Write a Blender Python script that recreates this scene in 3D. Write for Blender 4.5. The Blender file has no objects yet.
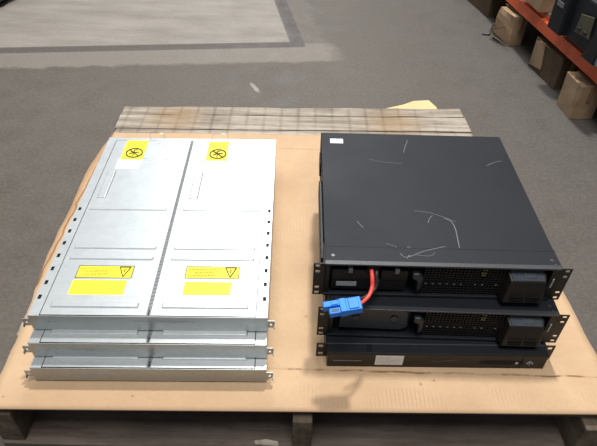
import bpy, bmesh, math, random
from mathutils import Vector, Matrix, noise
random.seed(7)
C = bpy.context.scene.collection
Z0 = 0.145            # height of the cardboard sheet above the floor
U = 0.04445

# ------------------------------------------------------------------ materials
def new_mat(name):
    m = bpy.data.materials.new(name); m.use_nodes = True
    nt = m.node_tree; b = nt.nodes['Principled BSDF']
    return m, nt, b
def N(nt, t, **kw):
    n = nt.nodes.new(t)
    for k, v in kw.items():
        if hasattr(n, k) and k not in ('Scale',): setattr(n, k, v)
    return n
def setin(n, **kw):
    for k, v in kw.items(): n.inputs[k.replace('_', ' ')].default_value = v
def link(nt, a, b): nt.links.new(a, b)
def M(nt, op, a, b=None, c=None, clamp=False):
    n = nt.nodes.new('ShaderNodeMath'); n.operation = op; n.use_clamp = clamp
    for i, v in enumerate((a, b, c)):
        if v is None: continue
        if isinstance(v, (int, float)): n.inputs[i].default_value = v
        else: nt.links.new(v, n.inputs[i])
    return n.outputs[0]
def mixc(nt, fac, a, b):
    n = nt.nodes.new('ShaderNodeMix'); n.data_type = 'RGBA'
    if isinstance(fac, (int, float)): n.inputs[0].default_value = fac
    else: nt.links.new(fac, n.inputs[0])
    for i, v in ((6, a), (7, b)):
        if isinstance(v, tuple): n.inputs[i].default_value = (*v, 1) if len(v) == 3 else v
        else: nt.links.new(v, n.inputs[i])
    return n.outputs[2]
def coords(nt, scale=(1, 1, 1), loc=(0, 0, 0), world=False):
    if world: src = nt.nodes.new('ShaderNodeNewGeometry').outputs['Position']
    else: src = nt.nodes.new('ShaderNodeTexCoord').outputs['Object']
    mp = nt.nodes.new('ShaderNodeMapping')
    mp.inputs['Scale'].default_value = scale; mp.inputs['Location'].default_value = loc
    nt.links.new(src, mp.inputs[0]); return mp.outputs[0]
def noise_tex(nt, vec, scale, detail=4, rough=.55):
    n = nt.nodes.new('ShaderNodeTexNoise'); nt.links.new(vec, n.inputs['Vector'])
    n.inputs['Scale'].default_value = scale; n.inputs['Detail'].default_value = detail
    n.inputs['Roughness'].default_value = rough
    return n.outputs['Fac']
def ramp(nt, fac, lo, hi, a=0., b=1.):
    n = nt.nodes.new('ShaderNodeMapRange'); n.clamp = True
    nt.links.new(fac, n.inputs[0])
    n.inputs[1].default_value = lo; n.inputs[2].default_value = hi
    n.inputs[3].default_value = a; n.inputs[4].default_value = b
    return n.outputs[0]
def bump(nt, b, h, strength, dist=.001):
    n = nt.nodes.new('ShaderNodeBump'); n.inputs['Strength'].default_value = strength
    n.inputs['Distance'].default_value = dist
    nt.links.new(h, n.inputs['Height']); nt.links.new(n.outputs[0], b.inputs['Normal'])

def simple(name, col, rough=.5, metal=0., var=.12, scale=60, spec=.5, bmp=0.):
    m, nt, b = new_mat(name)
    v = coords(nt); f = noise_tex(nt, v, scale)
    lo = tuple(c * (1 - var) for c in col); hi = tuple(min(1, c * (1 + var)) for c in col)
    link(nt, mixc(nt, ramp(nt, f, .3, .7), lo, hi), b.inputs['Base Color'])
    b.inputs['Roughness'].default_value = rough; b.inputs['Metallic'].default_value = metal
    b.inputs['Specular IOR Level'].default_value = spec
    if bmp: bump(nt, b, f, bmp)
    return m

def concrete():
    m, nt, b = new_mat('concrete_floor')
    p = coords(nt, world=True)
    s = nt.nodes.new('ShaderNodeSeparateXYZ'); link(nt, p, s.inputs[0]); x, y = s.outputs[0], s.outputs[1]
    n1 = noise_tex(nt, p, 1.3, 5, .6); n2 = noise_tex(nt, p, 9, 6, .65); n3 = noise_tex(nt, p, 160, 3, .7)
    n4 = noise_tex(nt, coords(nt, (2.5, 9, 1), world=True), 1.0, 4, .6)
    base = mixc(nt, ramp(nt, n1, .3, .7), (.068, .057, .0465), (.090, .077, .064))
    base = mixc(nt, ramp(nt, n2, .35, .75, 0, .45), base, (.125, .111, .096))
    base = mixc(nt, ramp(nt, M(nt, 'ADD', x, M(nt, 'MULTIPLY', n1, .6)), .5, 1.5, 0, .8), base, (.066, .062, .060))  # light falloff painted in: floor goes darker and greyer towards the rack
    wob = M(nt, 'MULTIPLY', M(nt, 'SUBTRACT', n2, .5), .10)
    # joint lines:  front strip  y = 2.515 + 0.113*(x+.11)
    yl = M(nt, 'SUBTRACT', y, M(nt, 'ADD', M(nt, 'MULTIPLY', x, .113), 2.527))
    xl = M(nt, 'SUBTRACT', x, M(nt, 'ADD', M(nt, 'MULTIPLY', y, -.188), .448))   # <0 : left of the cross strip
    left = ramp(nt, xl, -.03, .0, 1, 0)
    # pale slab beyond the strip
    slab = M(nt, 'MULTIPLY', ramp(nt, yl, .0, .03), left)
    pale = mixc(nt, ramp(nt, n4, .3, .7), (.185, .166, .146), (.27, .245, .216))
    base = mixc(nt, slab, base, pale)
    # worn pale apron in front of the strip
    e = M(nt, 'ADD', yl, wob)
    ap = M(nt, 'MULTIPLY', ramp(nt, e, -.20, -.17), ramp(nt, yl, .0, .02, 1, 0))
    apx = M(nt, 'MULTIPLY', ap, ramp(nt, M(nt, 'ADD', xl, wob), .12, .20, .75, 0))
    base = mixc(nt, apx, base, (.195, .174, .150))
    apr = M(nt, 'MULTIPLY', M(nt, 'MULTIPLY', ramp(nt, xl, .0, .02), ramp(nt, M(nt, 'ADD', xl, wob), .12, .16, .4, 0)), ramp(nt, yl, -.05, 0))
    base = mixc(nt, apr, base, (.14, .124, .108))
    strip = M(nt, 'MULTIPLY', ramp(nt, M(nt, 'ABSOLUTE', yl), .028, .036, 1, 0), ramp(nt, xl, .02, .03, 1, 0))
    strip2 = M(nt, 'MULTIPLY', ramp(nt, M(nt, 'ABSOLUTE', xl), .03, .038, 1, 0), ramp(nt, yl, -.03, -.02))
    st = M(nt, 'MAXIMUM', strip, strip2)
    base = mixc(nt, M(nt, 'MULTIPLY', st, .85), base, (.062, .051, .050))
    # white scuff on the floor
    sx = M(nt, 'ADD', M(nt, 'SUBTRACT', x, -.195), M(nt, 'MULTIPLY', M(nt, 'SUBTRACT', y, 2.08), .45)); sy = M(nt, 'SUBTRACT', y, 2.08)
    d = M(nt, 'SQRT', M(nt, 'ADD', M(nt, 'POWER', M(nt, 'MULTIPLY', sx, 3.4), 2), M(nt, 'POWER', sy, 2)))
    d = M(nt, 'ADD', d, M(nt, 'MULTIPLY', M(nt, 'SUBTRACT', noise_tex(nt, p, 40, 3), .5), .06))
    base = mixc(nt, ramp(nt, d, .025, .045, .75, 0), base, (.30, .285, .27))
    # gritty specks
    n5 = noise_tex(nt, p, 85, 5, .8)
    base = mixc(nt, ramp(nt, n5, .50, .72, 0, .35), base, (.19, .165, .14))
    base = mixc(nt, ramp(nt, n5, .48, .30, 0, .4), base, (.045, .036, .03))
    base = mixc(nt, ramp(nt, n3, .66, .8, 0, .5), base, (.30, .27, .24))
    base = mixc(nt, ramp(nt, n3, .34, .24, 0, .6), base, (.06, .05, .045))
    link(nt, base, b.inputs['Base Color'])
    link(nt, ramp(nt, n2, .3, .7, .5, .75), b.inputs['Roughness'])
    b.inputs['Specular IOR Level'].default_value = .35
    bump(nt, b, n3, .25, .002)
    return m

def wood(name, a, c, marks=False, axis=0):
    m, nt, b = new_mat(name)
    sc = [30, 30, 30]; sc[axis] = 2.5
    p = coords(nt, tuple(sc), world=True)
    n = noise_tex(nt, p, 1.2, 8, .7); n2 = noise_tex(nt, coords(nt, world=True), 5, 4)
    col = mixc(nt, ramp(nt, n, .38, .62), a, c)
    col = mixc(nt, ramp(nt, n2, .45, .75, 0, .7), col, tuple(v * .55 for v in a))
    col = mixc(nt, ramp(nt, noise_tex(nt, coords(nt, (6, 1, 1) if axis == 1 else (1, 6, 1), world=True), 16, 5, .7), .55, .72, 0, .5), col, tuple(v * .4 for v in a))
    if marks:
        g = coords(nt, world=True); s = nt.nodes.new('ShaderNodeSeparateXYZ'); link(nt, g, s.inputs[0])
        w = M(nt, 'PINGPONG', M(nt, 'ADD', s.outputs[0], .01), .0285)
        col = mixc(nt, M(nt, 'MULTIPLY', ramp(nt, M(nt, 'ADD', w, M(nt, 'MULTIPLY', M(nt, 'SUBTRACT', noise_tex(nt, g, 60, 3), .5), .012)), .001, .008, .42, 0), ramp(nt, n2, .35, .6, .15, 1)), col, (.07, .05, .038))
        # long crack-like grain line and worn brown stains
        for cx in (-.42, .31):
            d = M(nt, 'SQRT', M(nt, 'ADD', M(nt, 'POWER', M(nt, 'SUBTRACT', s.outputs[0], cx), 2), M(nt, 'POWER', M(nt, 'SUBTRACT', s.outputs[1], 1.6), 2)))
            col = mixc(nt, ramp(nt, d, .03, .12, .55, 0), col, (.26, .16, .075))
    link(nt, col, b.inputs['Base Color']); b.inputs['Roughness'].default_value = .85
    b.inputs['Specular IOR Level'].default_value = .2
    bump(nt, b, n, .6, .002)
    return m

def cardboard_mat(name, sheet=False, tint=1., dark=1.):
    m, nt, b = new_mat(name)
    g = coords(nt, world=True); s = nt.nodes.new('ShaderNodeSeparateXYZ'); link(nt, g, s.inputs[0]); x, y = s.outputs[0], s.outputs[1]
    n = noise_tex(nt, g, 6, 5); nf = noise_tex(nt, g, 120, 3)
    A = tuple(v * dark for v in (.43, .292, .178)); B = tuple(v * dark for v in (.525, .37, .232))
    col = mixc(nt, ramp(nt, n, .3, .7), A, B)
    flute = M(nt, 'PINGPONG', x, .004)
    if sheet:
        # scuffed corrugation: short dark strokes along Y in two worn patches
        pat = noise_tex(nt, coords(nt, (1, 1, 1), (3, 1, 0), world=True), 7, 2)
        fr = M(nt, 'MULTIPLY', ramp(nt, M(nt, 'ABSOLUTE', M(nt, 'SUBTRACT', y, .575)), .015, .03, 1, 0), ramp(nt, x, .0, .04))
        md = M(nt, 'MULTIPLY', ramp(nt, M(nt, 'ABSOLUTE', M(nt, 'SUBTRACT', x, -.005)), .04, .05, 1, 0), ramp(nt, M(nt, 'ABSOLUTE', M(nt, 'SUBTRACT', y, 1.05)), .15, .2, .5, 0))
        k = M(nt, 'MULTIPLY', M(nt, 'MAXIMUM', fr, md), ramp(nt, pat, .45, .62, .0, 1))
        col = mixc(nt, M(nt, 'MULTIPLY', M(nt, 'MULTIPLY', ramp(nt, flute, .0022, .0036), k), .38), col, tuple(v * .62 for v in A))
        # crease across the front, with torn dark spots
        wob = M(nt, 'MULTIPLY', M(nt, 'SUBTRACT', noise_tex(nt, g, 18, 2), .5), .008)
        d = M(nt, 'ABSOLUTE', M(nt, 'ADD', M(nt, 'SUBTRACT', y, .632), wob))
        tr = noise_tex(nt, coords(nt, (1, .01, 1), world=True), 26, 3)
        col = mixc(nt, M(nt, 'MULTIPLY', M(nt, 'MULTIPLY', ramp(nt, d, .0008, .003, 1, 0), ramp(nt, tr, .46, .58, .25, 1)), ramp(nt, x, -.12, -.06)), col, (.2, .10, .045))
        # front band beyond the crease is a bit pinker
        col = mixc(nt, ramp(nt, y, .60, .54, 0, .35), col, (.41, .27, .17))
        d2 = M(nt, 'ABSOLUTE', M(nt, 'SUBTRACT', y, 1.42))
        col = mixc(nt, M(nt, 'MULTIPLY', ramp(nt, d2, .001, .003, .5, 0), ramp(nt, x, -.1, -.05)), col, (.33, .19, .10))
        # stray specks of dirt
        v = nt.nodes.new('ShaderNodeTexVoronoi'); v.inputs['Scale'].default_value = 22; link(nt, g, v.inputs['Vector'])
        sp = M(nt, 'MULTIPLY', ramp(nt, v.outputs['Distance'], .05, .10, .9, 0), ramp(nt, noise_tex(nt, g, 9, 2), .52, .6))
        col = mixc(nt, sp, col, (.13, .07, .035))
        dd = M(nt, 'ABSOLUTE', M(nt, 'ADD', M(nt, 'ADD', x, .594), M(nt, 'MULTIPLY', M(nt, 'SUBTRACT', noise_tex(nt, g, 7, 3), .5), .03)))
        col = mixc(nt, M(nt, 'MULTIPLY', ramp(nt, dd, .001, .003, .85, 0), ramp(nt, y, .62, .7)), col, (.16, .075, .03))
        # grubby left border
        col = mixc(nt, ramp(nt, M(nt, 'ADD', x, M(nt, 'MULTIPLY', n, .02)), -.575, -.60, 0, .45), col, (.36, .19, .09))
    else:
        gr = noise_tex(nt, g, 14, 4)
        col = mixc(nt, ramp(nt, gr, .5, .7, 0, .5), col, tuple(v * .5 for v in A))
    col = mixc(nt, ramp(nt, nf, .35, .65, 0, .12), col, (.35, .2, .1))
    link(nt, col, b.inputs['Base Color']); b.inputs['Roughness'].default_value = .8
    b.inputs['Specular IOR Level'].default_value = .25
    bump(nt, b, flute, .12, .001)
    return m

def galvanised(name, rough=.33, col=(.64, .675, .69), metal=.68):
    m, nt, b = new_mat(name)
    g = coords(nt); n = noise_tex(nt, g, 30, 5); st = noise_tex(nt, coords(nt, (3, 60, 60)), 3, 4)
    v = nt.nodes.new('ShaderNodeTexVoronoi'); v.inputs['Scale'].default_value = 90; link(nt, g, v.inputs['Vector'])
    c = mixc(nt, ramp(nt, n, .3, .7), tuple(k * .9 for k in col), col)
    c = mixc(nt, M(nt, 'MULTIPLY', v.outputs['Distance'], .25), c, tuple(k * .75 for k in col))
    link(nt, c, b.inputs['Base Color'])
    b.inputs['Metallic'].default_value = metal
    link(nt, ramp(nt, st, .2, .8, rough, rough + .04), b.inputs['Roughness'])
    bump(nt, b, n, .03, .0006)
    return m

def powder(name, col, rough=.45, spec=.5):
    m, nt, b = new_mat(name)
    g = coords(nt); n = noise_tex(nt, g, 700, 2); n2 = noise_tex(nt, g, 5, 4)
    c = mixc(nt, ramp(nt, n2, .3, .7), tuple(k * .85 for k in col), tuple(k * 1.15 for k in col))
    c = mixc(nt, ramp(nt, n, .35, .7, 0, .35), c, tuple(min(1, k * 1.8) for k in col))
    link(nt, c, b.inputs['Base Color'])
    link(nt, ramp(nt, n2, .3, .7, rough - .06, rough + .08), b.inputs['Roughness'])
    b.inputs['Specular IOR Level'].default_value = spec
    bump(nt, b, n, .25, .0005)
    return m

m_floor = concrete()
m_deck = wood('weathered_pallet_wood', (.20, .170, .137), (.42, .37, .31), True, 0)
m_stringer = wood('stringer_wood', (.07, .052, .038), (.14, .108, .08), False, 1)  # darkened wood: the low light between the stringers is put into the colour
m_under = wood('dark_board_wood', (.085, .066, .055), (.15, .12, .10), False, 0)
m_card = cardboard_mat('cardboard_sheet', True)
m_scrap = simple('yellow_cardboard', (.55, .44, .24), .8, 0, .06, 20, .2)
m_box = cardboard_mat('carton_cardboard', False, dark=.64)
m_boxd = cardboard_mat('shaded_carton_cardboard', False, dark=.16)  # carton cardboard with the dim light around the rack put into its colour
m_galv = galvanised('galvanised_steel')
m_galvf = galvanised('galvanised_front', .38, (.42, .45, .45), .8)  # darker copy of the steel: shade of the upright faces is in the colour
m_dark = simple('dark_slot', (.015, .015, .016), .9, 0, .1)
m_seam = simple('grey_seam', (.2, .21, .22), .6, .3)
m_yellow = simple('yellow_sticker', (.80, .69, .02), .5, 0, .04)
m_yellow2 = simple('plain_yellow_sticker', (.88, .82, .02), .5, 0, .03)
m_white = simple('white_sticker', (.80, .82, .83), .5, 0, .03)
m_ink = simple('black_print', (.03, .03, .02), .7)
m_brownink = simple('brown_print', (.22, .16, .01), .7)
m_black = powder('charcoal_powder_coat', (.0085, .0100, .0140), .55, .22)
m_edge = powder('worn_black_edge', (.03, .033, .038), .4)
m_ear = powder('black_ear_paint', (.007, .0065, .0065), .45, .4)
m_front = powder('black_plastic', (.006, .006, .0065), .42, .35)
m_frontb = powder('brown_black_plastic', (.009, .007, .006), .4, .35)
m_grille = simple('grille_black', (.004, .004, .0045), .6, 0, .1, 60, .2)
m_mesh = simple('grille_bars', (.012, .0105, .010), .5, 0, .12, 60, .3)
m_bezelcav = powder('smooth_grey_plastic', (.028, .034, .042), .33)
m_handle = powder('handle_plastic', (.014, .016, .019), .4)
m_gloss = simple('glossy_display', (.05, .06, .075), .18)  # base colour lifted to paint in the display's highlight
m_tab = simple('grey_tab', (.12, .125, .14), .4)
m_greylabel = simple('grey_label', (.33, .34, .34), .5)
m_paper = simple('paper_label', (.60, .58, .55), .6, 0, .05)
m_scratch = simple('pale_scratch', (.12, .125, .13), .6)
m_blue = simple('blue_connector_plastic', (.004, .19, .72), .45, 0, .06, 60, .3)
m_bluedark = simple('connector_cavity', (.006, .03, .10), .5)
m_red = simple('red_cable_rubber', (.78, .075, .06), .4, 0, .08)
m_blkcable = simple('black_cable_rubber', (.03, .028, .028), .5)
m_led = simple('olive_marks', (.14, .13, .04), .5)
m_orange = simple('orange_beam_paint', (.62, .105, .03), .45, 0, .2, 12)
m_shelfdeck = simple('shelf_board', (.34, .29, .23), .8, 0, .15, 20)
m_machine = powder('machine_charcoal', (.006, .0075, .010), .5, .3)
m_machpanel = powder('machine_grey_blue', (.085, .105, .13), .45)
m_machbeige = simple('machine_beige_plate', (.06, .055, .03), .6, 0, .2, 15)
m_sack = simple('black_plastic_film', (.02, .02, .02), .3, 0, .2)
m_silverwire = simple('bright_wire', (.75, .75, .75), .3, .9)
m_streak = simple('brown_streak', (.10, .065, .045), .35, .4)  # brown tone of the streak on the bezel
m_screw = simple('screw_steel', (.10, .10, .11), .35, .8)

# ------------------------------------------------------------------ mesh helpers
class MB:
    def __init__(s): s.bm = bmesh.new()
    def box(s, x0, x1, y0, y1, z0, z1):
        vs = [s.bm.verts.new(v) for v in ((x0,y0,z0),(x1,y0,z0),(x1,y1,z0),(x0,y1,z0),(x0,y0,z1),(x1,y0,z1),(x1,y1,z1),(x0,y1,z1))]
        for f in ((0,3,2,1),(4,5,6,7),(0,1,5,4),(1,2,6,5),(2,3,7,6),(3,0,4,7)): s.bm.faces.new([vs[i] for i in f])
        return s
    def hexa(s, b, t):
        vs = [s.bm.verts.new(v) for v in list(b) + list(t)]
        for f in ((0,3,2,1),(4,5,6,7),(0,1,5,4),(1,2,6,5),(2,3,7,6),(3,0,4,7)): s.bm.faces.new([vs[i] for i in f])
        return s
    def prism(s, pts, d):
        """pts: 3-D loop, extruded by vector d"""
        d = Vector(d); a = [s.bm.verts.new(p) for p in pts]; b = [s.bm.verts.new(Vector(p) + d) for p in pts]
        n = len(pts); s.bm.faces.new(a); s.bm.faces.new(b[::-1])
        for i in range(n): s.bm.faces.new((a[i], b[i], b[(i+1) % n], a[(i+1) % n]))
        return s
    def quad(s, *p): s.bm.faces.new([s.bm.verts.new(v) for v in p]); return s
    def tube(s, pts, r, seg=8, closed=False):
        pts = [Vector(p) for p in pts]; n = len(pts); rings = []
        prev = None
        for i, p in enumerate(pts):
            if closed: t = (pts[(i+1) % n] - pts[i-1]).normalized()
            else: t = (pts[min(i+1, n-1)] - pts[max(i-1, 0)]).normalized()
            if prev is None:
                a = t.orthogonal().normalized()
            else:
                a = (prev - t * prev.dot(t))
                a = a.normalized() if a.length > 1e-6 else t.orthogonal().normalized()
            prev = a; b = t.cross(a)
            rr = r[i] if isinstance(r, (list, tuple)) else r
            rings.append([s.bm.verts.new(p + (a * math.cos(q) + b * math.sin(q)) * rr) for q in [2*math.pi*k/seg for k in range(seg)]])
        m = n if closed else n - 1
        for i in range(m):
            A, B = rings[i], rings[(i+1) % n]
            for k in range(seg): s.bm.faces.new((A[k], A[(k+1) % seg], B[(k+1) % seg], B[k]))
        if not closed: s.bm.faces.new(rings[0][::-1]); s.bm.faces.new(rings[-1])
        return s
    def disc(s, x, y, z, r, h, seg=14, ax='z'):
        d = {'z': (0,0,h), 'y': (0,h,0), 'x': (h,0,0)}[ax]
        pts = []
        for k in range(seg):
            c, q = r*math.cos(2*math.pi*k/seg), r*math.sin(2*math.pi*k/seg)
            pts.append({'z': (x+c, y+q, z), 'y': (x+c, y, z+q), 'x': (x, y+c, z+q)}[ax])
        return s.prism(pts, d)
    def holeplate(s, outer, holes, y0, y1):
        """plate in the XZ plane between y0 and y1 with rectangular holes; all rectangles, cut as a grid"""
        X0, X1, Za, Zb = outer
        xs = sorted({X0, X1} | {h[0] for h in holes} | {h[1] for h in holes})
        zs = sorted({Za, Zb} | {h[2] for h in holes} | {h[3] for h in holes})
        def solid(i, j):
            if i < 0 or j < 0 or i >= len(xs)-1 or j >= len(zs)-1: return False
            cx, cz = (xs[i]+xs[i+1])/2, (zs[j]+zs[j+1])/2
            return not any(h[0] < cx < h[1] and h[2] < cz < h[3] for h in holes)
        V = {}
        def v(x, y, z):
            k = (round(x, 6), round(y, 6), round(z, 6))
            if k not in V: V[k] = s.bm.verts.new(k)
            return V[k]
        for i in range(len(xs)-1):
            for j in range(len(zs)-1):
                if not solid(i, j): continue
                a, b, c, d = xs[i], xs[i+1], zs[j], zs[j+1]
                s.bm.faces.new((v(a,y0,c), v(b,y0,c), v(b,y0,d), v(a,y0,d)))
                s.bm.faces.new((v(a,y1,c), v(a,y1,d), v(b,y1,d), v(b,y1,c)))
                if not solid(i-1, j): s.bm.faces.new((v(a,y0,c), v(a,y0,d), v(a,y1,d), v(a,y1,c)))
                if not solid(i+1, j): s.bm.faces.new((v(b,y0,c), v(b,y1,c), v(b,y1,d), v(b,y0,d)))
                if not solid(i, j-1): s.bm.faces.new((v(a,y0,c), v(a,y1,c), v(b,y1,c), v(b,y0,c)))
                if not solid(i, j+1): s.bm.faces.new((v(a,y0,d), v(b,y0,d), v(b,y1,d), v(a,y1,d)))
        return s
    def build(s, name, mat, parent=None, bevel=0., smooth=False, label=None, seg=2):
        bmesh.ops.recalc_face_normals(s.bm, faces=s.bm.faces)
        me = bpy.data.meshes.new(name); s.bm.to_mesh(me); s.bm.free()
        me.materials.append(mat)
        o = bpy.data.objects.new(name, me); C.objects.link(o)
        if parent: o.parent = parent
        if bevel:
            b = o.modifiers.new('bevel', 'BEVEL'); b.width = bevel; b.segments = seg; b.limit_method = 'ANGLE'
            b.angle_limit = math.radians(40)
        if smooth:
            for p in me.polygons: p.use_smooth = True
        if label: o['label'] = label
        return o
def tag(o, label=None, cat=None, group=None, kind=None):
    for k, v in (('label', label), ('category', cat), ('group', group), ('kind', kind)):
        if v: o[k] = v
    return o
def empty(name, loc=(0,0,0), rz=0.):
    o = bpy.data.objects.new(name, None); o.empty_display_size = .05; C.objects.link(o)
    o.location = loc; o.rotation_euler = (0, 0, math.radians(rz)); return o
def copy_tree(o, parent=None):
    c = o.copy(); C.objects.link(c); c.parent = parent
    for ch in [k for k in bpy.data.objects if k.parent == o]: copy_tree(ch, c)
    return c
def bez(pts, n=10):
    """Catmull-Rom through the points"""
    P = [Vector(p) for p in pts]; P = [2*P[0]-P[1]] + P + [2*P[-1]-P[-2]]; out = []
    for i in range(1, len(P)-2):
        for k in range(n):
            t = k/n
            out.append(.5*((2*P[i]) + (-P[i-1]+P[i+1])*t + (2*P[i-1]-5*P[i]+4*P[i+1]-P[i+2])*t*t + (-P[i-1]+3*P[i]-3*P[i+1]+P[i+2])*t**3))
    out.append(P[-2]); return out

# ------------------------------------------------------------------ floor
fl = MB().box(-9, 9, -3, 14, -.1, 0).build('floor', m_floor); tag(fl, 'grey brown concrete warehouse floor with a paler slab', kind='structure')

# ------------------------------------------------------------------ pallet
pal = tag(empty('wooden_pallet', (0, 1.12, 0)), 'weathered grey timber pallet under the cardboard sheet', 'pallet')
def wbox(mb, x0, x1, y0, y1, z0, z1): return mb.box(x0, x1, y0-1.12, y1-1.12, z0, z1)
T = Z0 - .006
def deckboard(x0, x1, y0, y1, rag=0.0, skew=0.0, mat=None):
    mb = MB(); n = 36; top = []; bm = mb.bm
    rows = []
    for i in range(n+1):
        t = i/n; x = x0+(x1-x0)*t
        a = y0-1.12+rag*(noise.noise(Vector((x*9, y0*7, 0))))+skew*t; b = y1-1.12+rag*(noise.noise(Vector((x*9, y1*7+3, 0))))+skew*t
        if i == 0 : x += 0
        rows.append([bm.verts.new(v) for v in ((x, a, T-.019), (x, a, T), (x+(0.004*math.sin(y1*30) if i in (0, n) else 0), b, T), (x, b, T-.019))])
    for i in range(n):
        A, B = rows[i], rows[i+1]
        for k in range(4): bm.faces.new((A[k], A[(k+1) % 4], B[(k+1) % 4], B[k]))
    bm.faces.new(rows[0]); bm.faces.new(rows[-1][::-1])
    return mb.build('deck_board', mat or m_deck, pal, bevel=.0015)
for y0, y1, x0, x1 in ((.5575,.648,-.585,.605),(.70,.80,-.59,.60),(.85,.95,-.59,.60),(1.0,1.10,-.592,.59),(1.15,1.25,-.595,.58),(1.30,1.40,-.598,.575)):
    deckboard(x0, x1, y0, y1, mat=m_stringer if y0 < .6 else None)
deckboard(-.600, .555, 1.415, 1.519, .003, .03)
deckboard(-.603, .560, 1.5225, 1.6085, .003, .035)
deckboard(-.604, .553, 1.609, 1.662, .008, .040)
for x0, x1, xb0, xb1 in ((-.588,-.540,-.59,-.545),(-.001,.037,0,.038),(.560,.606,.505,.548)):
    mb = MB(); zt, zb = T-.0195, .0195
    mb.hexa([(x0,.531-1.12,zb),(x1,.531-1.12,zb),(xb1,1.70-1.12,zb),(xb0,1.70-1.12,zb)], [(x0,.531-1.12,zt),(x1,.531-1.12,zt),(xb1,1.70-1.12,zt),(xb0,1.70-1.12,zt)])
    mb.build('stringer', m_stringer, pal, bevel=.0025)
for y0, y1 in ((.525,.625),(1.07,1.17),(1.60,1.70)):
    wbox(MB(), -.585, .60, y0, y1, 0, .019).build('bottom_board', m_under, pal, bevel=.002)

chip = MB().prism([(-.075,.534,.0195),(-.028,.531,.0195),(-.030,.541,.0195),(-.055,.545,.0195),(-.078,.541,.0195)], (0,0,.004)).build('wood_splinter', m_deck)
tag(chip, 'pale wood splinter on the bottom board at the pallet front', 'splinter')

# ------------------------------------------------------------------ cardboard sheet
def lerp_tab(tab, y):
    for (ya, xa), (yb, xb) in zip(tab, tab[1:]):
        if y <= yb: return xa + (xb-xa)*max(0, (y-ya)/(yb-ya))
    return tab[-1][1]
Ltab = [(.52,-.575),(.594,-.580),(.68,-.579),(.764,-.584),(.83,-.594),(.9,-.601),(1.02,-.607),(1.145,-.609),(1.29,-.612),(1.38,-.606),(1.45,-.598),(1.50,-.590)]
Rtab = [(.52,.632),(.68,.629),(.711,.625),(.82,.622),(.865,.618),(.92,.612),(1.1,.60),(1.5,.575)]
mb = MB(); NX, NY = 70, 90; G = []
for j in range(NY+1):
    row = []
    for i in range(NX+1):
        s_ = i/NX; t = j/NY
        xr = -.59+1.2*s_
        yf = .530+.022*(xr+.55)/1.13
        yb = 1.487+.03*s_ + .004*noise.noise(Vector((xr*7, 0, 2)))
        if s_ < .06: yb -= (.06-s_)*.1
        y = yf + (yb-yf)*t
        xl = lerp_tab(Ltab, y)+.003*noise.noise(Vector((0, y*22, 1))); xrr = lerp_tab(Rtab, y)+.002*noise.noise(Vector((4, y*20, 1)))
        x = xl+(xrr-xl)*s_
        dl = x-xl; dr = xrr-x
        z = 0
        if dl < .05:
            k = (1-dl/.05)**2
            z += k*(.004+.004*noise.noise(Vector((1, y*6, 0)))) * min(1, max(0, (y-.60)/.15))
        if dr < .05:
            k = (1-dr/.05)**2
            z += k*.006*abs(noise.noise(Vector((7, y*8, 0))))
        df = (t)*(yb-yf)
        if df < .08: z -= (1-df/.08)**2*.0015
        row.append(mb.bm.verts.new((x, y, Z0+z)))
    G.append(row)
for j in range(NY):
    for i in range(NX): mb.bm.faces.new((G[j][i], G[j][i+1], G[j+1][i+1], G[j+1][i]))
sheet = mb.build('cardboard_sheet', m_card, None, smooth=True)
sm = sheet.modifiers.new('thick', 'SOLIDIFY'); sm.thickness = .004; sm.offset = -1
tag(sheet, 'large flattened tan cardboard sheet covering the pallet top', 'cardboard')
# flap of cardboard poking out behind the pallet
fp = [(.27,1.70,T-.024),(.30,1.735,T-.022),(.36,1.757,T-.018),(.405,1.782,T-.010),(.455,1.772,T-.014),(.47,1.715,T-.024)]
fp = [(.25,1.66),(.25,1.695),(.30,1.735),(.365,1.765),(.405,1.793),(.462,1.802),(.482,1.752),(.478,1.66)]
mb = MB(); mb.prism([(a, b, T-.0235-.002) for a, b in fp], (0,0,.003))
sc = mb.build('cardboard_scrap', m_scrap); tag(sc, 'small torn yellowish cardboard flap sticking out behind the back board', 'cardboard')

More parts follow.
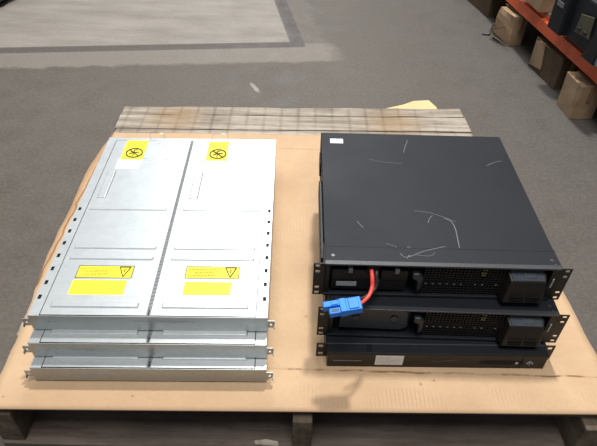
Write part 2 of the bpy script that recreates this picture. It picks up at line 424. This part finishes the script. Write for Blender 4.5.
# ------------------------------------------------------------------ silver tray
SH = .0435; SW = .2247; SD = .610
def ridge(mb, x0, x1, y0, y1, h=.0030, b=.003):
    mb.hexa([(x0,y0,0),(x1,y0,0),(x1,y1,0),(x0,y1,0)], [(x0+b,y0+b,h),(x1-b,y0+b,h),(x1-b,y1-b,h),(x0+b,y1-b,h)])
def make_tray():
    r = empty('battery_tray')
    W, D, H = SW, SD, SH
    mb = MB()
    # body: side walls, base, back wall
    mb.box(-W, W, .001, D, -H+.005, -H+.0065)
    mb.box(-W, -W+.0015, .001, D, -H+.0025, -.0005); mb.box(W-.0015, W, .001, D, -H+.0025, -.0005)
    mb.box(-W, W, D-.0015, D, -H+.0025, -.0005)
    mb.build('tray_body', m_galv, r)
    # side flanges with slots: plate with holes, built in XZ then turned flat
    for s in (-1, 1):
        f = MB(); holes = [(.0040, .0105, y, y+.011) for y in [.040+.0378*k for k in range(8)]]
        f.holeplate((0, .021, .0, D), holes, -.0015, 0)
        for v in f.bm.verts:
            x, y, z = v.co; v.co = ((-W+x) if s < 0 else (W-x), z, y+.0)
        f.build('slotted_flange', m_galv, r)
        g = MB(); a = -W+.0018 if s < 0 else W-.0158
        g.box(a, a+.014, .03, .40, -.008, -.004)
        g.build('slot_backing', m_dark, r)
    MB().box(-W+.021, W-.021, D-.013, D, -.0015, .0).build('rear_flange', m_galv, r, bevel=.0004)
    for s in (-1, 1):
        p = MB()
        x0, x1 = (-W+.0225, -.0038) if s < 0 else (.0038, W-.0225)
        p.box(x0, x1, .002, D-.0145, -.0012, .0004)
        if s < 0:
            ridge(p, x0+.006, x1-.014, .305, .316); ridge(p, x0+.010, x1-.014, .178, .189); ridge(p, x0+.010, x1-.014, .146, .157)
            ridge(p, x0+.012, x1-.018, .018, .033); ridge(p, -.190, -.168, .348, .458)
        else:
            ridge(p, x0+.014, x1-.006, .305, .316); ridge(p, x0+.014, x1-.010, .178, .189); ridge(p, x0+.014, x1-.010, .146, .157)
            ridge(p, x0+.018, x1-.014, .018, .033); ridge(p, .026, .048, .348, .458)
        p.build('lid_panel', m_galv, r, bevel=.0004)
    sm_ = MB(); sm_.box(-.0038, .0038, .002, D-.0145, -.0025, -.0012)
    for k in range(60):
        y = .02+k*.0095
        sm_.prism([(-.0036, y, -.0012), (-.0036, y+.003, -.0012), (.0036, y+.007, -.0012), (.0036, y+.004, -.0012)], (0,0,.0012))
    sm_.build('centre_seam', m_seam, r)
    g = MB()
    for x in (-W+.0218, W-.0218): g.box(x-.0007, x+.0007, .01, D-.013, -.0014, -.0002)
    g.box(-W+.021, W-.021, D-.0145, D-.0132, -.0014, -.0002)
    g.box(-.001, .001, .004, .016, -.001, .0006)
    g.build('panel_gap', m_dark, r)
    # front plate
    f = MB(); f.box(-W, W, -.0015, .0, -SH+.0028, .0)
    for x in (-.19, -.175, .09, .17, .178): f.disc(x, -.0015, -.018, .0022, -.0008, 10, 'y')
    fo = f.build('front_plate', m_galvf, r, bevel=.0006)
    for s in (-1, 1):
        e = MB()
        e.holeplate((0, .0135, -.029, -.009), [(.0045, .0088, -.0215, -.0165)], -.0015, 0)
        e.box(.0115, .0135, -.006, 0, -.029, -.022)
        if s < 0:
            for v in e.bm.verts: v.co.x = -v.co.x
        for v in e.bm.verts: v.co.x += s*W
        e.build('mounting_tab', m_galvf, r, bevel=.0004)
    return r
def sticker(parent, name, x0, x1, y0, y1, mat, z=.0006, label=None):
    return MB().box(x0, x1, y0, y1, z-.0002, z).build(name, mat, parent, label=label)
def caution(parent, x0, x1, y0, y1):
    s = sticker(parent, 'warning_sticker', x0, x1, y0, y1, m_yellow, label='yellow warning sticker with a triangle, upside down')
    z = .0007; w = .0017; m = MB()
    m.box(x0, x1, y0, y0+w, z-.0002, z); m.box(x0, x1, y1-w, y1, z-.0002, z); m.box(x0, x0+w, y0, y1, z-.0002, z); m.box(x1-w, x1, y0, y1, z-.0002, z)
    a, b, c = (x1-.029, y1-.004), (x1-.007, y1-.004), (x1-.018, y0+.004)
    for p, q in ((a,b),(b,c),(c,a)): m.tube([(p[0],p[1],z), (q[0],q[1],z)], .0012, 5)
    m.tube([(x1-.0195,y1-.008,z),(x1-.0165,y1-.012,z),(x1-.0195,y1-.013,z),(x1-.017,y1-.019,z)], .0009, 5)
    m.build('warning_triangle', m_ink, s)
    t = MB()
    for k, (u0, u1) in enumerate(((.006,.050),(.016,.062),(.020,.066),(.018,.060),(.008,.064),(.004,.070))):
        yy = y0+.004+k*.004; xx = x0+u0
        while xx < x0+u1:
            l = random.uniform(.003, .008); t.box(xx, min(xx+l, x0+u1), yy, yy+.0021, z-.0002, z); xx += l+.0012
    t.build('printed_lines', m_brownink, s)
def nosign(parent, x0, x1, y0, y1):
    s = sticker(parent, 'warning_sticker', x0, x1, y0, y1, m_yellow, label='yellow sticker with a crossed-out circle, upside down')
    z = .0007; m = MB(); cx = (x0+x1)/2+.002; cy = y0+.030; R_ = .0205
    m.tube([(cx+R_*math.cos(a), cy+R_*.98*math.sin(a), z) for a in [2*math.pi*k/28 for k in range(28)]], .0021, 5, True)
    m.tube([(cx-R_*.7, cy+R_*.7, z), (cx+R_*.7, cy-R_*.7, z)], .0019, 5)
    # crossed-out figure: spanner-like strokes
    m.tube([(cx-.012, cy-.006, z), (cx-.004, cy, z), (cx+.012, cy+.004, z)], .0019, 5)
    m.tube([(cx-.002, cy-.014, z), (cx, cy, z), (cx-.003, cy+.012, z)], .0017, 5)
    m.tube([(cx-.003, cy+.012, z), (cx+.006, cy+.014, z)], .0016, 5)
    m.tube([(cx-.010, cy+.007, z), (cx-.003, cy+.003, z)], .0017, 5)
    m.build('crossed_circle', m_ink, s)
    t = MB()
    for k in range(4):
        yy = y1-.010-k*.0062; xx = x0+.004
        while xx < x1-.004:
            l = random.uniform(.003, .007); t.box(xx, min(xx+l, x1-.004), yy, yy+.0026, z-.0002, z); xx += l+.0014
    t.build('printed_lines', m_brownink, s)
def smear(parent, x0, x1, zc):
    m = MB(); n = 10; up_, lo = [], []
    for i in range(n+1):
        x = x0+(x1-x0)*i/n; h = .0045*math.sin(math.pi*min(1, max(0, i/n)))*(1+.5*noise.noise(Vector((x*60, zc, 0))))
        up_.append((x, -.0019, zc+h*.8)); lo.append((x, -.0019, zc-h-.0005))
    m.prism(lo+up_[::-1], (0, .0003, 0)); m.build('scuff_mark', m_greylabel, parent, label='pale scuffed smear on the front plate')
def wire_clip(parent, x0, x1):
    pts = [(x0, SD+.001, -.012), (x0, SD+.001, .010), (x0+.002, SD+.003, .0135), (x1-.002, SD+.003, .0135), (x1, SD+.001, .010), (x1, SD+.001, -.012)]
    MB().tube(pts, .0007, 6).build('wire_clip', m_silverwire, parent, smooth=True)

tray = make_tray()
spots = [(-.2785, .6513, 3, 'topmost of the three stacked galvanised trays, with yellow warning stickers'),
         (-.2792, .6206, 2, 'middle galvanised steel tray of the left stack, with a scuffed front plate'),
         (-.2791, .5954, 1, 'lowest galvanised steel tray of the left stack, resting on the cardboard')]
trays = []
for i, (x, y, k, lab) in enumerate(spots):
    t = tray if i == 0 else copy_tree(tray)
    t.location = (x, y, Z0+k*SH+.0003); t.rotation_euler = (0, 0, math.radians(1.269))
    tag(t, lab, 'tray', 'galvanised trays in the left stack'); trays.append(t)
t0, t1, t2 = trays
caution(t0, -.165, -.052, .0955, .130)
sticker(t0, 'blank_sticker', -.166, -.059, .052, .090, m_yellow2, label='blank yellow sticker')
caution(t0, .054, .1635, .0965, .131)
sticker(t0, 'blank_sticker', .0565, .150, .053, .088, m_yellow2, label='blank yellow sticker')
nosign(t0, -.173, -.116, .507, .596); nosign(t0, .046, .100, .507, .596)
sticker(t0, 'white_label', -.176, -.116, .468, .508, m_white, label='plain white label')
for x, y, l in ((-.098,.578,.004),(-.09,.58,.006),(-.078,.572,.01),(-.085,.55,.003),(-.115,.512,.012),(-.098,.505,.005),(-.09,.512,.004),(-.06,.510,.012),(-.042,.507,.004),(-.036,.505,.006),(.15,.51,.006),(.16,.512,.005),(-.09,.585,.01)):
    MB().box(x, x+l, y, y+.0014, .0003, .0007).build('pen_mark', m_greylabel, t0)
for x0, x1 in ((-.115, -.077), (.052, .095)): wire_clip(t0, x0, x1)
smear(t1, -.158, -.07, -.016); smear(t2, -.152, -.06, -.018)
smear(t0, -.03, .10, -.012)

# ------------------------------------------------------------------ black rack units
EW = .2413; BW = .2205
def ear(parent, s, H, wide=True):
    m = MB(); t = .0025; z0 = -H+.001; z1 = -.0005
    o = EW - BW + .001
    hs = []
    if wide:
        for zc in (-.0065, -.0215, -H+.0225, -H+.0075): hs.append((.0095, .0180, zc-.0030, zc+.0030))
    else:
        for zc in (-.0095, -H+.0095): hs.append((.008, .0175, zc-.0045, zc+.0045))
    m.holeplate((0, o, z0, z1), hs, 0, t)
    for v in m.bm.verts: v.co.x = (BW-.001+v.co.x)*s
    # fold back along the side
    m.box(min(s*BW, s*(BW+.002)), max(s*BW, s*(BW+.002)), .0, .055, z0, z1)
    return m.build('rack_ear', m_ear, parent, bevel=.0006)
def grille(parent, x0, x1, z0, z1, y):
    g = MB(); g.box(x0, x1, y+.006, y+.008, z0, z1); back = g.build('grille_backing', m_grille, parent)
    m = MB(); st = .0068
    x = x0
    while x < x1+1e-6: m.box(x, x+.0017, y, y+.003, z0, z1); x += st
    z = z0
    while z < z1+1e-6: m.box(x0, x1, y-.0001, y+.0029, z, z+.0017); z += st
    m.build('vent_grille', m_mesh, parent)
def make_ups(label, wide_cavity):
    H = 2*U-.0012; D = .4505
    r = tag(empty('rack_power_unit'), label, 'server', 'black rack units in the right stack')
    b = MB()
    b.box(-BW, BW, .0, D, -.0015, 0)                       # top sheet
    b.box(-BW, BW, .0, D, -H, -H+.0015)
    b.box(-BW, -BW+.0015, .0, D, -H, 0); b.box(BW-.0015, BW, .0, D, -H, 0)
    b.box(-BW, BW, D-.0015, D, -H, 0); b.box(-BW, BW, .045, .047, -H, 0)
    b.build('chassis', m_black, r, bevel=.0012)
    MB().box(-BW, BW, -.0015, .009, -.0035, .0006).build('front_lip', m_edge, r, bevel=.0009)
    MB().box(-BW, BW, -.001, .006, -H, -H+.006).build('bottom_lip', m_black, r, bevel=.0008)
    for s in (-1, 1): ear(r, s, H)
    # battery bay door on the left
    d = MB(); yb = .020
    d.box(-BW+.002, -.055, yb, yb+.004, -H+.006, -.004)
    d.box(-BW+.002, -BW+.010, .002, yb, -H+.006, -.004)
    d.build('bay_cover', m_front, r, bevel=.001)
    if wide_cavity:
        c = MB()
        c.prism([(-.198,.010,-.074),(-.072,.010,-.076),(-.060,.010,-.066),(-.062,.010,-.018),(-.080,.010,-.010),(-.170,.010,-.012),(-.196,.010,-.030)], (0,.010,0))
        c.build('battery_door', m_bezelcav, r, bevel=.004, seg=3)
        for x in (-.165, -.090): MB().disc(x, .0095, -.038, .008, -.003, 16, 'y').build('door_button', m_bezelcav, r, bevel=.0012)
    else:
        c = MB(); c.box(-.205, -.130, .006, .02, -.050, -.022); c.box(-.112, -.060, .006, .02, -.050, -.022)
        c.box(-.205, -.060, .008, .02, -.078, -.052); c.build('battery_door', m_front, r, bevel=.002)
        for a, w in ((-.199, .045), (-.149, .038)): MB().box(a, a+w, .0035, .0047, -.0072, -.0055).build('bright_slit', m_paper, r)
        for x in (-.171, -.083): MB().box(x-.004, x+.004, .001, .012, -.026, -.014).build('latch_tab', m_tab, r, bevel=.001)
        MB().box(-.196, -.157, .0056, .0062, -.066, -.054).build('printed_label', m_greylabel, r)
        MB().disc(-.130, .0, -.018, .012, .03, 16, 'y').build('cable_gland', m_grille, r, bevel=.002)
    h = MB()
    h.prism([(-.054,-.004,-.020),(-.041,-.004,-.020),(-.033,-.004,-.030),(-.033,-.004,-.062),(-.041,-.004,-.068),(-.043,-.004,-.040),(-.054,-.004,-.034)], (0,.018,0))
    h.build('pull_handle', m_handle, r, bevel=.003)
    grille(r, -.030, .125, -H+.008, -.006, .006)
    for z, w in ((-.012,.010),(-.020,.010),(-.026,.008)): MB().box(.081-w/2, .081+w/2, .003, .0045, z-.0008, z+.0008).build('olive_mark', m_led, r)
    for k in range(11):
        if k not in (6, 9): MB().box(-.026+k*.0136, -.0215+k*.0136, .0045, .0058, -.0545, -.0534).build('pale_dash', m_tab, r)  # pale dashes stand in for light showing in the grille
    # control module on the right, standing proud of the face
    c = MB()
    c.hexa([(.122,-.022,-.074),(.198,-.022,-.074),(.206,.02,-.076),(.116,.02,-.076)],
           [(.130,-.012,-.025),(.196,-.012,-.025),(.202,.02,-.010),(.124,.02,-.010)])
    cm = c.build('control_module', m_frontb, r, bevel=.002)
    q = MB(); q.hexa([(.134,-.010,-.0245),(.192,-.010,-.0245),(.194,.010,-.0152),(.130,.010,-.0152)],
                     [(.134,-.0106,-.0232),(.192,-.0106,-.0232),(.194,.0094,-.0138),(.130,.0094,-.0138)])
    q.build('display', m_gloss, cm, bevel=.0004)
    q = MB(); q.hexa([(.157,-.006,-.0222),(.178,-.006,-.0222),(.179,.005,-.0170),(.156,.005,-.0170)],
                     [(.157,-.0067,-.0205),(.178,-.0067,-.0205),(.179,.0043,-.0153),(.156,.0043,-.0153)])
    q.build('button', m_bezelcav, cm, bevel=.0008)
    q = MB()
    for k in range(3): q.box(.134, .160, -.0222, -.0205, -.070+k*.006, -.0685+k*.006); q.box(.165, .190, -.0222, -.0205, -.070+k*.006, -.0685+k*.006)
    q.build('vent_slots', m_grille, cm)
    q = MB(); q.prism([(.2115,-.0025,-.027),(.214,-.0025,-.026),(.2135,-.0025,-.048),(.211,-.0025,-.050)], (0,.002,0)); q.build('pale_slot', m_greylabel, r)
    MB().box(.206, .2205, .0, .01, -H+.004, -.003).build('side_post', m_front, r, bevel=.001)
    for a_, b_, c_ in ((-.205,.022,0),(.208,.022,0),(.211,.008,.0006)): MB().disc(a_, b_, c_, .0035, .0006).build('top_screw', m_screw, r)
    # slide rail bits on the left side
    q = MB(); q.box(-BW-.007, -BW, .03, .275, -.055, -.016); q.build('side_rail', m_ear, r, bevel=.002)
    q = MB(); q.box(-BW-.004, -BW, .335, .385, -.050, -.012); q.build('side_bracket', m_ear, r, bevel=.002)
    return r
def scratch(m, pts, w=.0009, z=.0004):
    P = bez([(a, b, z) for a, b in pts], 6)
    for i in range(len(P)-1):
        d = (P[i+1]-P[i]).normalized(); n = Vector((-d.y, d.x, 0))*w*.5
        m.quad(P[i]-n, P[i+1]-n, P[i+1]+n, P[i]+n)
u1 = make_ups('topmost black rack unit with scratched lid and a red cable', False)
u1.location = (.2718, .7141, Z0+5*U); u1.rotation_euler[2] = math.radians(.243)
def scr(pts, w=.0009):
    m = MB(); scratch(m, pts, w); m.build('lid_scratch', m_scratch, u1)
sx = lambda x: x-.2718; sy = lambda y: y-.7141
scr([(sx(.297),sy(.851)),(sx(.309),sy(.842)),(sx(.314),sy(.82)),(sx(.311),sy(.764))], .0017)
scr([(sx(.194),sy(.745)),(sx(.206),sy(.735)),(sx(.24),sy(.752)),(sx(.284),sy(.767))], .0013)
scr([(sx(.205),sy(.733)),(sx(.212),sy(.74))], .003)
scr([(sx(.24),sy(.872)),(sx(.275),sy(.865)),(sx(.32),sy(.84))], .0009)
scr([(sx(.262),sy(.835)),(sx(.268),sy(.85)),(sx(.275),sy(.858))], .0012)
scr([(sx(.245),sy(1.085)),(sx(.252),sy(1.11)),(sx(.262),sy(1.14))], .0013)
scr([(sx(.16),sy(1.055)),(sx(.19),sy(1.045)),(sx(.235),sy(1.04))], .0009)
scr([(sx(.118),sy(.835)),(sx(.13),sy(.815))], .0012)
scr([(sx(.43),sy(1.04)),(sx(.455),sy(1.055)),(sx(.47),sy(1.06))], .0012)
scr([(sx(.17),sy(.772)),(sx(.19),sy(.762))], .0009)
scr([(sx(.22),sy(.742)),(sx(.25),sy(.74)),(sx(.262),sy(.75))], .0008)
MB().box(sx(.073), sx(.104), sy(1.118), sy(1.137), .0002, .0006).build('lid_label', m_white, u1, label='small white label at the rear left corner of the lid')
MB().disc(sx(.213), sy(.762), .0002, .004, .0005).build('lid_screw', m_ear, u1)
u2 = make_ups('middle black rack unit with blank battery door and vent grille', True)
u2.location = (.284, .6805, Z0+3*U); u2.rotation_euler[2] = math.radians(-.448)

# 1U unit at the bottom with full-width bezel
u3 = tag(empty('rack_switch_unit', (.2841, .6679, Z0+U), 1.022), 'lowest and thinnest black rack unit with a white label on its bezel', 'server', 'black rack units in the right stack')
H3 = U-.0006; bw = .2198; ex = .0236
b = MB(); b.box(-BW, BW, 0, .43, -H3, -.0004); b.build('chassis', m_black, u3, bevel=.001)
b = MB(); b.prism([(-bw,-ex,-H3),(-bw,-ex,-.003),(-bw,-ex+.002,-.0006),(-bw,-.002,.0),(-bw,.0,.0),(-bw,.0,-H3)], (2*bw,0,0)); b.build('front_bezel', m_frontb, u3, bevel=.0008)
MB().box(-bw+.002, bw-.002, -ex+.003, -.001, -.0002, .0006).build('bezel_top', m_black, u3, bevel=.0003)
MB().box(-bw, bw, -.0012, .0014, -.0005, .0012).build('bezel_edge', m_edge, u3, bevel=.0003)
for s in (-1, 1): ear(u3, s, H3, False)
MB().box(-.124, -.068, -ex-.0008, -ex+.001, -.036, -.006).build('paper_label', m_paper, u3, label='white paper label')
q = MB()
for k, (a, b_) in enumerate(((-.122,-.098),(-.124,-.078),(-.124,-.084),(-.100,-.096))): q.box(a+.004, b_+.004, -ex-.0011, -ex-.0007, -.0125-k*.006, -.0115-k*.006)
q.build('printed_lines', m_greylabel, u3)
MB().box(-.208, -.152, -ex-.0006, -ex+.001, -.0245, -.0225).build('bezel_slit', m_tab, u3)
MB().prism([(-.010,-ex-.0006,-.022),(.030,-ex-.0006,-.019),(.040,-ex-.0006,-.0175),(.030,-ex-.0006,-.0205),(-.010,-ex-.0006,-.0235)], (0,.001,0)).build('bezel_streak', m_streak, u3)
q = MB(); q.prism([(.095+.0*k+.045*math.cos(a)+.035, -ex-.0008, -.024+.0065*math.sin(a)) for k, a in enumerate([2*math.pi*k/24 for k in range(24)])], (0,.002,0))
q.build('oval_recess', m_grille, u3, bevel=.0005)
MB().box(.158, .164, -ex-.0014, -ex, -.028, -.022).build('latch', m_greylabel, u3, bevel=.0005)
MB().box(.170, .171, -ex-.0008, -ex, -.040, -.006).build('bezel_gap', m_grille, u3)
q = MB(); q.tube([(.181,-ex-.001,-.026),(.187,-ex-.001,-.018),(.194,-ex-.001,-.026),(.187,-ex-.001,-.024),(.187,-ex-.001,-.030)], .001, 5); q.build('bezel_symbol', m_greylabel, u3)
MB().box(-.143, -.131, -ex+.004, -.001, .0005, .0009).build('shadow_strip', m_grille, u3)  # dark strip standing in for a shadow across the bezel top

# ------------------------------------------------------------------ blue connector with cables (lead plugged into the top unit)
cn = tag(empty('power_connector', (.085, .640, Z0+.186), 0), 'blue two-pole plug on red and black cables in front of the units', 'connector')
# local frame: long axis -X is the mating face; tilt a bit
cn.rotation_euler = (math.radians(6), math.radians(-6), math.radians(9)); cn.scale = (.90, .68, .86)
hs = MB()
hs.box(.004, .036, -.020, .020, -.009, .009)                       # rear shell
hs.box(-.030, .006, -.0195, -.0015, -.0085, .0065)                   # two finger housings
hs.box(-.040, .006, .0015, .0195, -.0085, .0095)
hs.box(-.008, .006, -.021, .021, -.0105, .0105)
hs.build('connector_housing', m_blue, cn, bevel=.0018)
q = MB(); q.box(-.0306, -.029, -.0165, -.0045, -.0055, .0035); q.box(-.0406, -.039, .0045, .0165, -.0055, .0065)
q.box(-.026, -.010, -.015, -.006, .0062, .0069)
q.build('contact_slot', m_bluedark, cn)
hs = MB(); hs.box(.010, .030, -.016, .016, .009, .0115); hs.box(-.024, -.010, .004, .017, .0095, .0115)
hs.build('housing_rib', m_blue, cn, bevel=.001)
bpy.context.view_layer.update()
inv = cn.matrix_basis.inverted()
def lp(x, y, z): return inv @ Vector((x, y, Z0+z))
q = MB(); q.tube(bez([lp(.109,.648,.184), lp(.121,.658,.180), lp(.134,.674,.180), lp(.1405,.690,.186), lp(.1405,.700,.198), lp(.1395,.712,.2055), lp(.1395,.730,.2055)], 8), .0044, 12)
q.build('red_cable', m_red, cn, smooth=True)
q = MB(); q.tube(bez([lp(.108,.664,.178), lp(.128,.676,.174), lp(.145,.692,.176), lp(.1500,.700,.184), lp(.1490,.706,.198), lp(.149,.714,.203), lp(.149,.730,.203)], 8), .0042, 12)
q.build('black_cable', m_blkcable, cn, smooth=True)

# ------------------------------------------------------------------ storage rack at right
RK = (1.0860, 1.90, 0.); RA = 7.3
rack = tag(empty('storage_rack', RK, RA), 'low orange steel rack beam and shelf along the right side', 'shelving')
zb = Z0+.012
mb = MB(); mb.prism([(0,-1.2,zb),(.045,-1.2,zb),(.045,-1.2,zb+.068),(.018,-1.2,zb+.068),(.018,-1.2,zb+.052),(0,-1.2,zb+.052)], (0,3.4,0)); mb.build('front_beam', m_orange, rack, bevel=.003)
mb = MB(); mb.prism([(.80,-1.2,zb),(.845,-1.2,zb),(.845,-1.2,zb+.052),(.83,-1.2,zb+.068),(.80,-1.2,zb+.068)], (0,3.4,0)); mb.build('rear_beam', m_orange, rack, bevel=.003)
MB().box(.020, .83, -1.18, 2.18, zb+.0685, zb+.080).build('shelf_board', m_shelfdeck, rack, bevel=.002)
for y in (-1.28, 2.2):
    for x in (-.005, .79):
        q = MB(); q.box(x, x+.06, y, y+.08, .004, 2.0); q.box(x-.02, x+.08, y-.01, y+.09, 0, .004); q.build('upright', m_orange, rack, bevel=.003)
deckz = zb+.0805
def carton(name, loc, rz, w, d, h, label, mats, crush=.006, seed=0, flap=None):
    """open-topped or taped box with slightly crushed walls"""
    r = tag(empty(name, loc, rz), label, 'box', None)
    mb = MB(); n = 5
    bm = mb.bm
    bmesh.ops.create_cube(bm, size=1)
    bmesh.ops.subdivide_edges(bm, edges=bm.edges[:], cuts=4, use_grid_fill=True)
    for v in bm.verts:
        p = Vector((v.co.x*w+w/2, v.co.y*d+d/2, (v.co.z+.5)*h))
        nz = noise.noise_vector(p*9+Vector((seed, 0, 0)))
        k = crush*(p.z/h)
        p.x += nz.x*k; p.y += nz.y*k; p.z += nz.z*k*.7 if p.z > .02 else 0
        v.co = p
    mb.build('carton_body', mats[0], r, bevel=.002)
    t = MB(); t.box(w*.42, w*.58, -.0015-crush*.4, d+.001, h*.985+.002+crush*.3, h*.985+.0035+crush*.3); t.box(w*.42, w*.58, -.002-crush*.5, -.0006, h*.55, h*.985+.0035)
    t.build('packing_tape', mats[1], r)
    if flap:
        f = MB()
        for a in flap: f.prism(*a)
        f.build('carton_flap', mats[2] if len(mats) > 2 else mats[0], r)
    return r
m_tape = simple('brown_packing_tape', (.20, .12, .07), .3)
carton('cardboard_carton', (1.045, 1.893, 0), 4, .092, .125, .140, 'nearest tan carton on the floor under the orange beam', (m_box, m_tape), .005, 1)
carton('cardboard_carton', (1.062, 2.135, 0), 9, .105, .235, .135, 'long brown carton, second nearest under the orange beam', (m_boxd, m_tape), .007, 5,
       flap=[([(-.002,.125,.03),(-.002,.225,.012),(-.002,.222,.125),(-.002,.15,.138)], (-.002,0,0))])
for o in [k for k in bpy.data.objects if k.name.startswith('carton_flap')]: o.data.materials[0] = m_box
c2 = carton('cardboard_carton', (.985, 2.565, 0), 14, .072, .15, .14, 'crumpled tan carton, third nearest under the orange beam', (m_box, m_tape), .022, 9,
       flap=[([(-.004,.0,.01),(-.012,.12,.006),(-.05,.10,.05),(-.022,.02,.09)], (-.002,0,.001))])
q = MB(); q.tube(bez([(-.055,.155,.004),(-.03,.14,.006),(-.015,.15,.02),(.0,.16,.05)], 6), .005, 7); q.build('black_strap', m_blkcable, c2, smooth=True)
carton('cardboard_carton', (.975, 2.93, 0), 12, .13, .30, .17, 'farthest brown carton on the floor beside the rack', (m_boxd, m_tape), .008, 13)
carton('shelf_carton', (.998, 2.365, deckz+.0005), 4, .20, .24, .12, 'light tan carton standing on the shelf behind the machine', (m_box, m_tape), .003, 21)
# machine on the shelf
mc = tag(empty('floor_machine', (1.045, 1.86, deckz+.0005), 8), 'dark grey blue machine standing on the orange shelf', 'machine')
q = MB()
q.hexa([(.015,.02,.0),(.36,.02,.0),(.36,.36,.0),(.015,.36,.0)], [(.02,.06,.17),(.36,.06,.17),(.36,.36,.17),(.02,.33,.17)])
q.build('machine_body', m_machine, mc, bevel=.008)
q = MB()
q.prism([(-.012,.0,.0),(-.012,.09,.0),(-.012,.06,.03),(-.012,.05,.14),(-.012,.02,.19),(-.012,.0,.14)], (.025,0,0))
q.build('side_frame', m_machine, mc, bevel=.004)
MB().hexa([(-.008,-.016,.0),(.26,-.016,.0),(.26,.010,.0),(-.008,.010,.0)], [(.006,.045,.165),(.26,.045,.165),(.26,.065,.165),(.006,.065,.165)]).build('front_panel', m_machpanel, mc, bevel=.006)
MB().prism([(.010,.10,.055),(.010,.195,.045),(.010,.19,.115),(.010,.11,.13)], (-.004,0,0)).build('side_plate', m_machbeige, mc, bevel=.002)
for y in (.12, .16): MB().box(-.0, .007, y, y+.018, .06, .072).build('plate_slot', m_dark, mc)
q = MB(); q.box(-.012, .05, .26, .36, .0, .16); q.box(-.014, .03, .28, .34, .12, .185); q.build('rear_housing', m_machine, mc, bevel=.008)
q = MB(); q.box(-.016, -.011, .285, .33, .10, .118); q.build('small_badge', m_tab, mc)
q = MB()
for k in range(7): q.box(.06, .33, .085+k*.034, .10+k*.034, .170, .178)
q.build('top_ribs', m_machine, mc, bevel=.003)
q = MB(); q.tube(bez([(.03,.08,.16),(.05,.10,.23),(.18,.12,.26),(.30,.10,.23),(.33,.08,.16)], 8), .011, 10); q.build('carry_handle', m_machine, mc, smooth=True)

# ------------------------------------------------------------------ dark sack, far left
mb = MB(); bmesh.ops.create_icosphere(mb.bm, subdivisions=4, radius=1)
for v in mb.bm.verts:
    n_ = noise.noise_vector(v.co*2.2); n3 = noise.noise(v.co*6)
    v.co = Vector((v.co.x*.22, v.co.y*.25, max(0, (v.co.z+.75))*.12)) + Vector((n_.x*.035, n_.y*.035, max(0, n_.z*.03) if v.co.z > -.6 else 0)) + v.co*n3*.02
    v.co.z = max(0, v.co.z)
sk = mb.build('rubbish_sack', m_sack, smooth=True); sk.location = (-1.76, 3.02, 0)
tag(sk, 'crumpled black plastic sack on the floor, far left corner', 'sack')

m_shadewall = simple('shade_wall_grey', (.10, .10, .10), .8, 0, .1, 4)
MB().box(2.35, 2.45, -3, 14, 0, 4.5).build('shade_wall', m_shadewall)['kind'] = 'structure'  # unseen wall added to keep the area under the rack dark
# ------------------------------------------------------------------ lights
def area(name, loc, target, sx, sy, power, col):
    l = bpy.data.lights.new(name, 'AREA'); l.shape = 'RECTANGLE'; l.size = sx; l.size_y = sy; l.energy = power; l.color = col
    o = bpy.data.objects.new(name, l); C.objects.link(o); o.location = loc
    o.rotation_euler = (Vector(target)-Vector(loc)).to_track_quat('-Z', 'Y').to_euler(); return o
area('high_bay_lamp', (.45, 3.2, 6.2), (.1, .7, 0), .38, .38, 380, (1, .955, .89))
area('skylight', (-.4, 9.0, 6.6), (-.1, 1.0, 0), 2.4, 5.0, 400, (.92, .97, 1))
area('fill_lamp', (0, -.6, 6.4), (0, .8, 0), 2.4, 2.4, 300, (1, .97, .93))  # unseen soft fill added to brighten the exposed tray strips
w = bpy.data.worlds.new('world'); bpy.context.scene.world = w; w.use_nodes = True
bg = w.node_tree.nodes['Background']; bg.inputs[0].default_value = (.86, .92, 1, 1); bg.inputs[1].default_value = .34

# ------------------------------------------------------------------ camera
cam = bpy.data.cameras.new('camera'); co = bpy.data.objects.new('camera', cam); C.objects.link(co)
cam.sensor_width = 36; cam.lens = 36*548.68/597; cam.clip_start = .02
co.matrix_world = Matrix.Translation((0, 0, .9514+Z0)) @ Matrix.Rotation(math.radians(90-41.4995), 4, 'X') @ Matrix.Rotation(math.radians(1.5452), 4, 'Z')
bpy.context.scene.camera = co
vs = bpy.context.scene.view_settings
vs.view_transform = 'Standard'; vs.look = 'None'; vs.exposure = 0; vs.gamma = 1
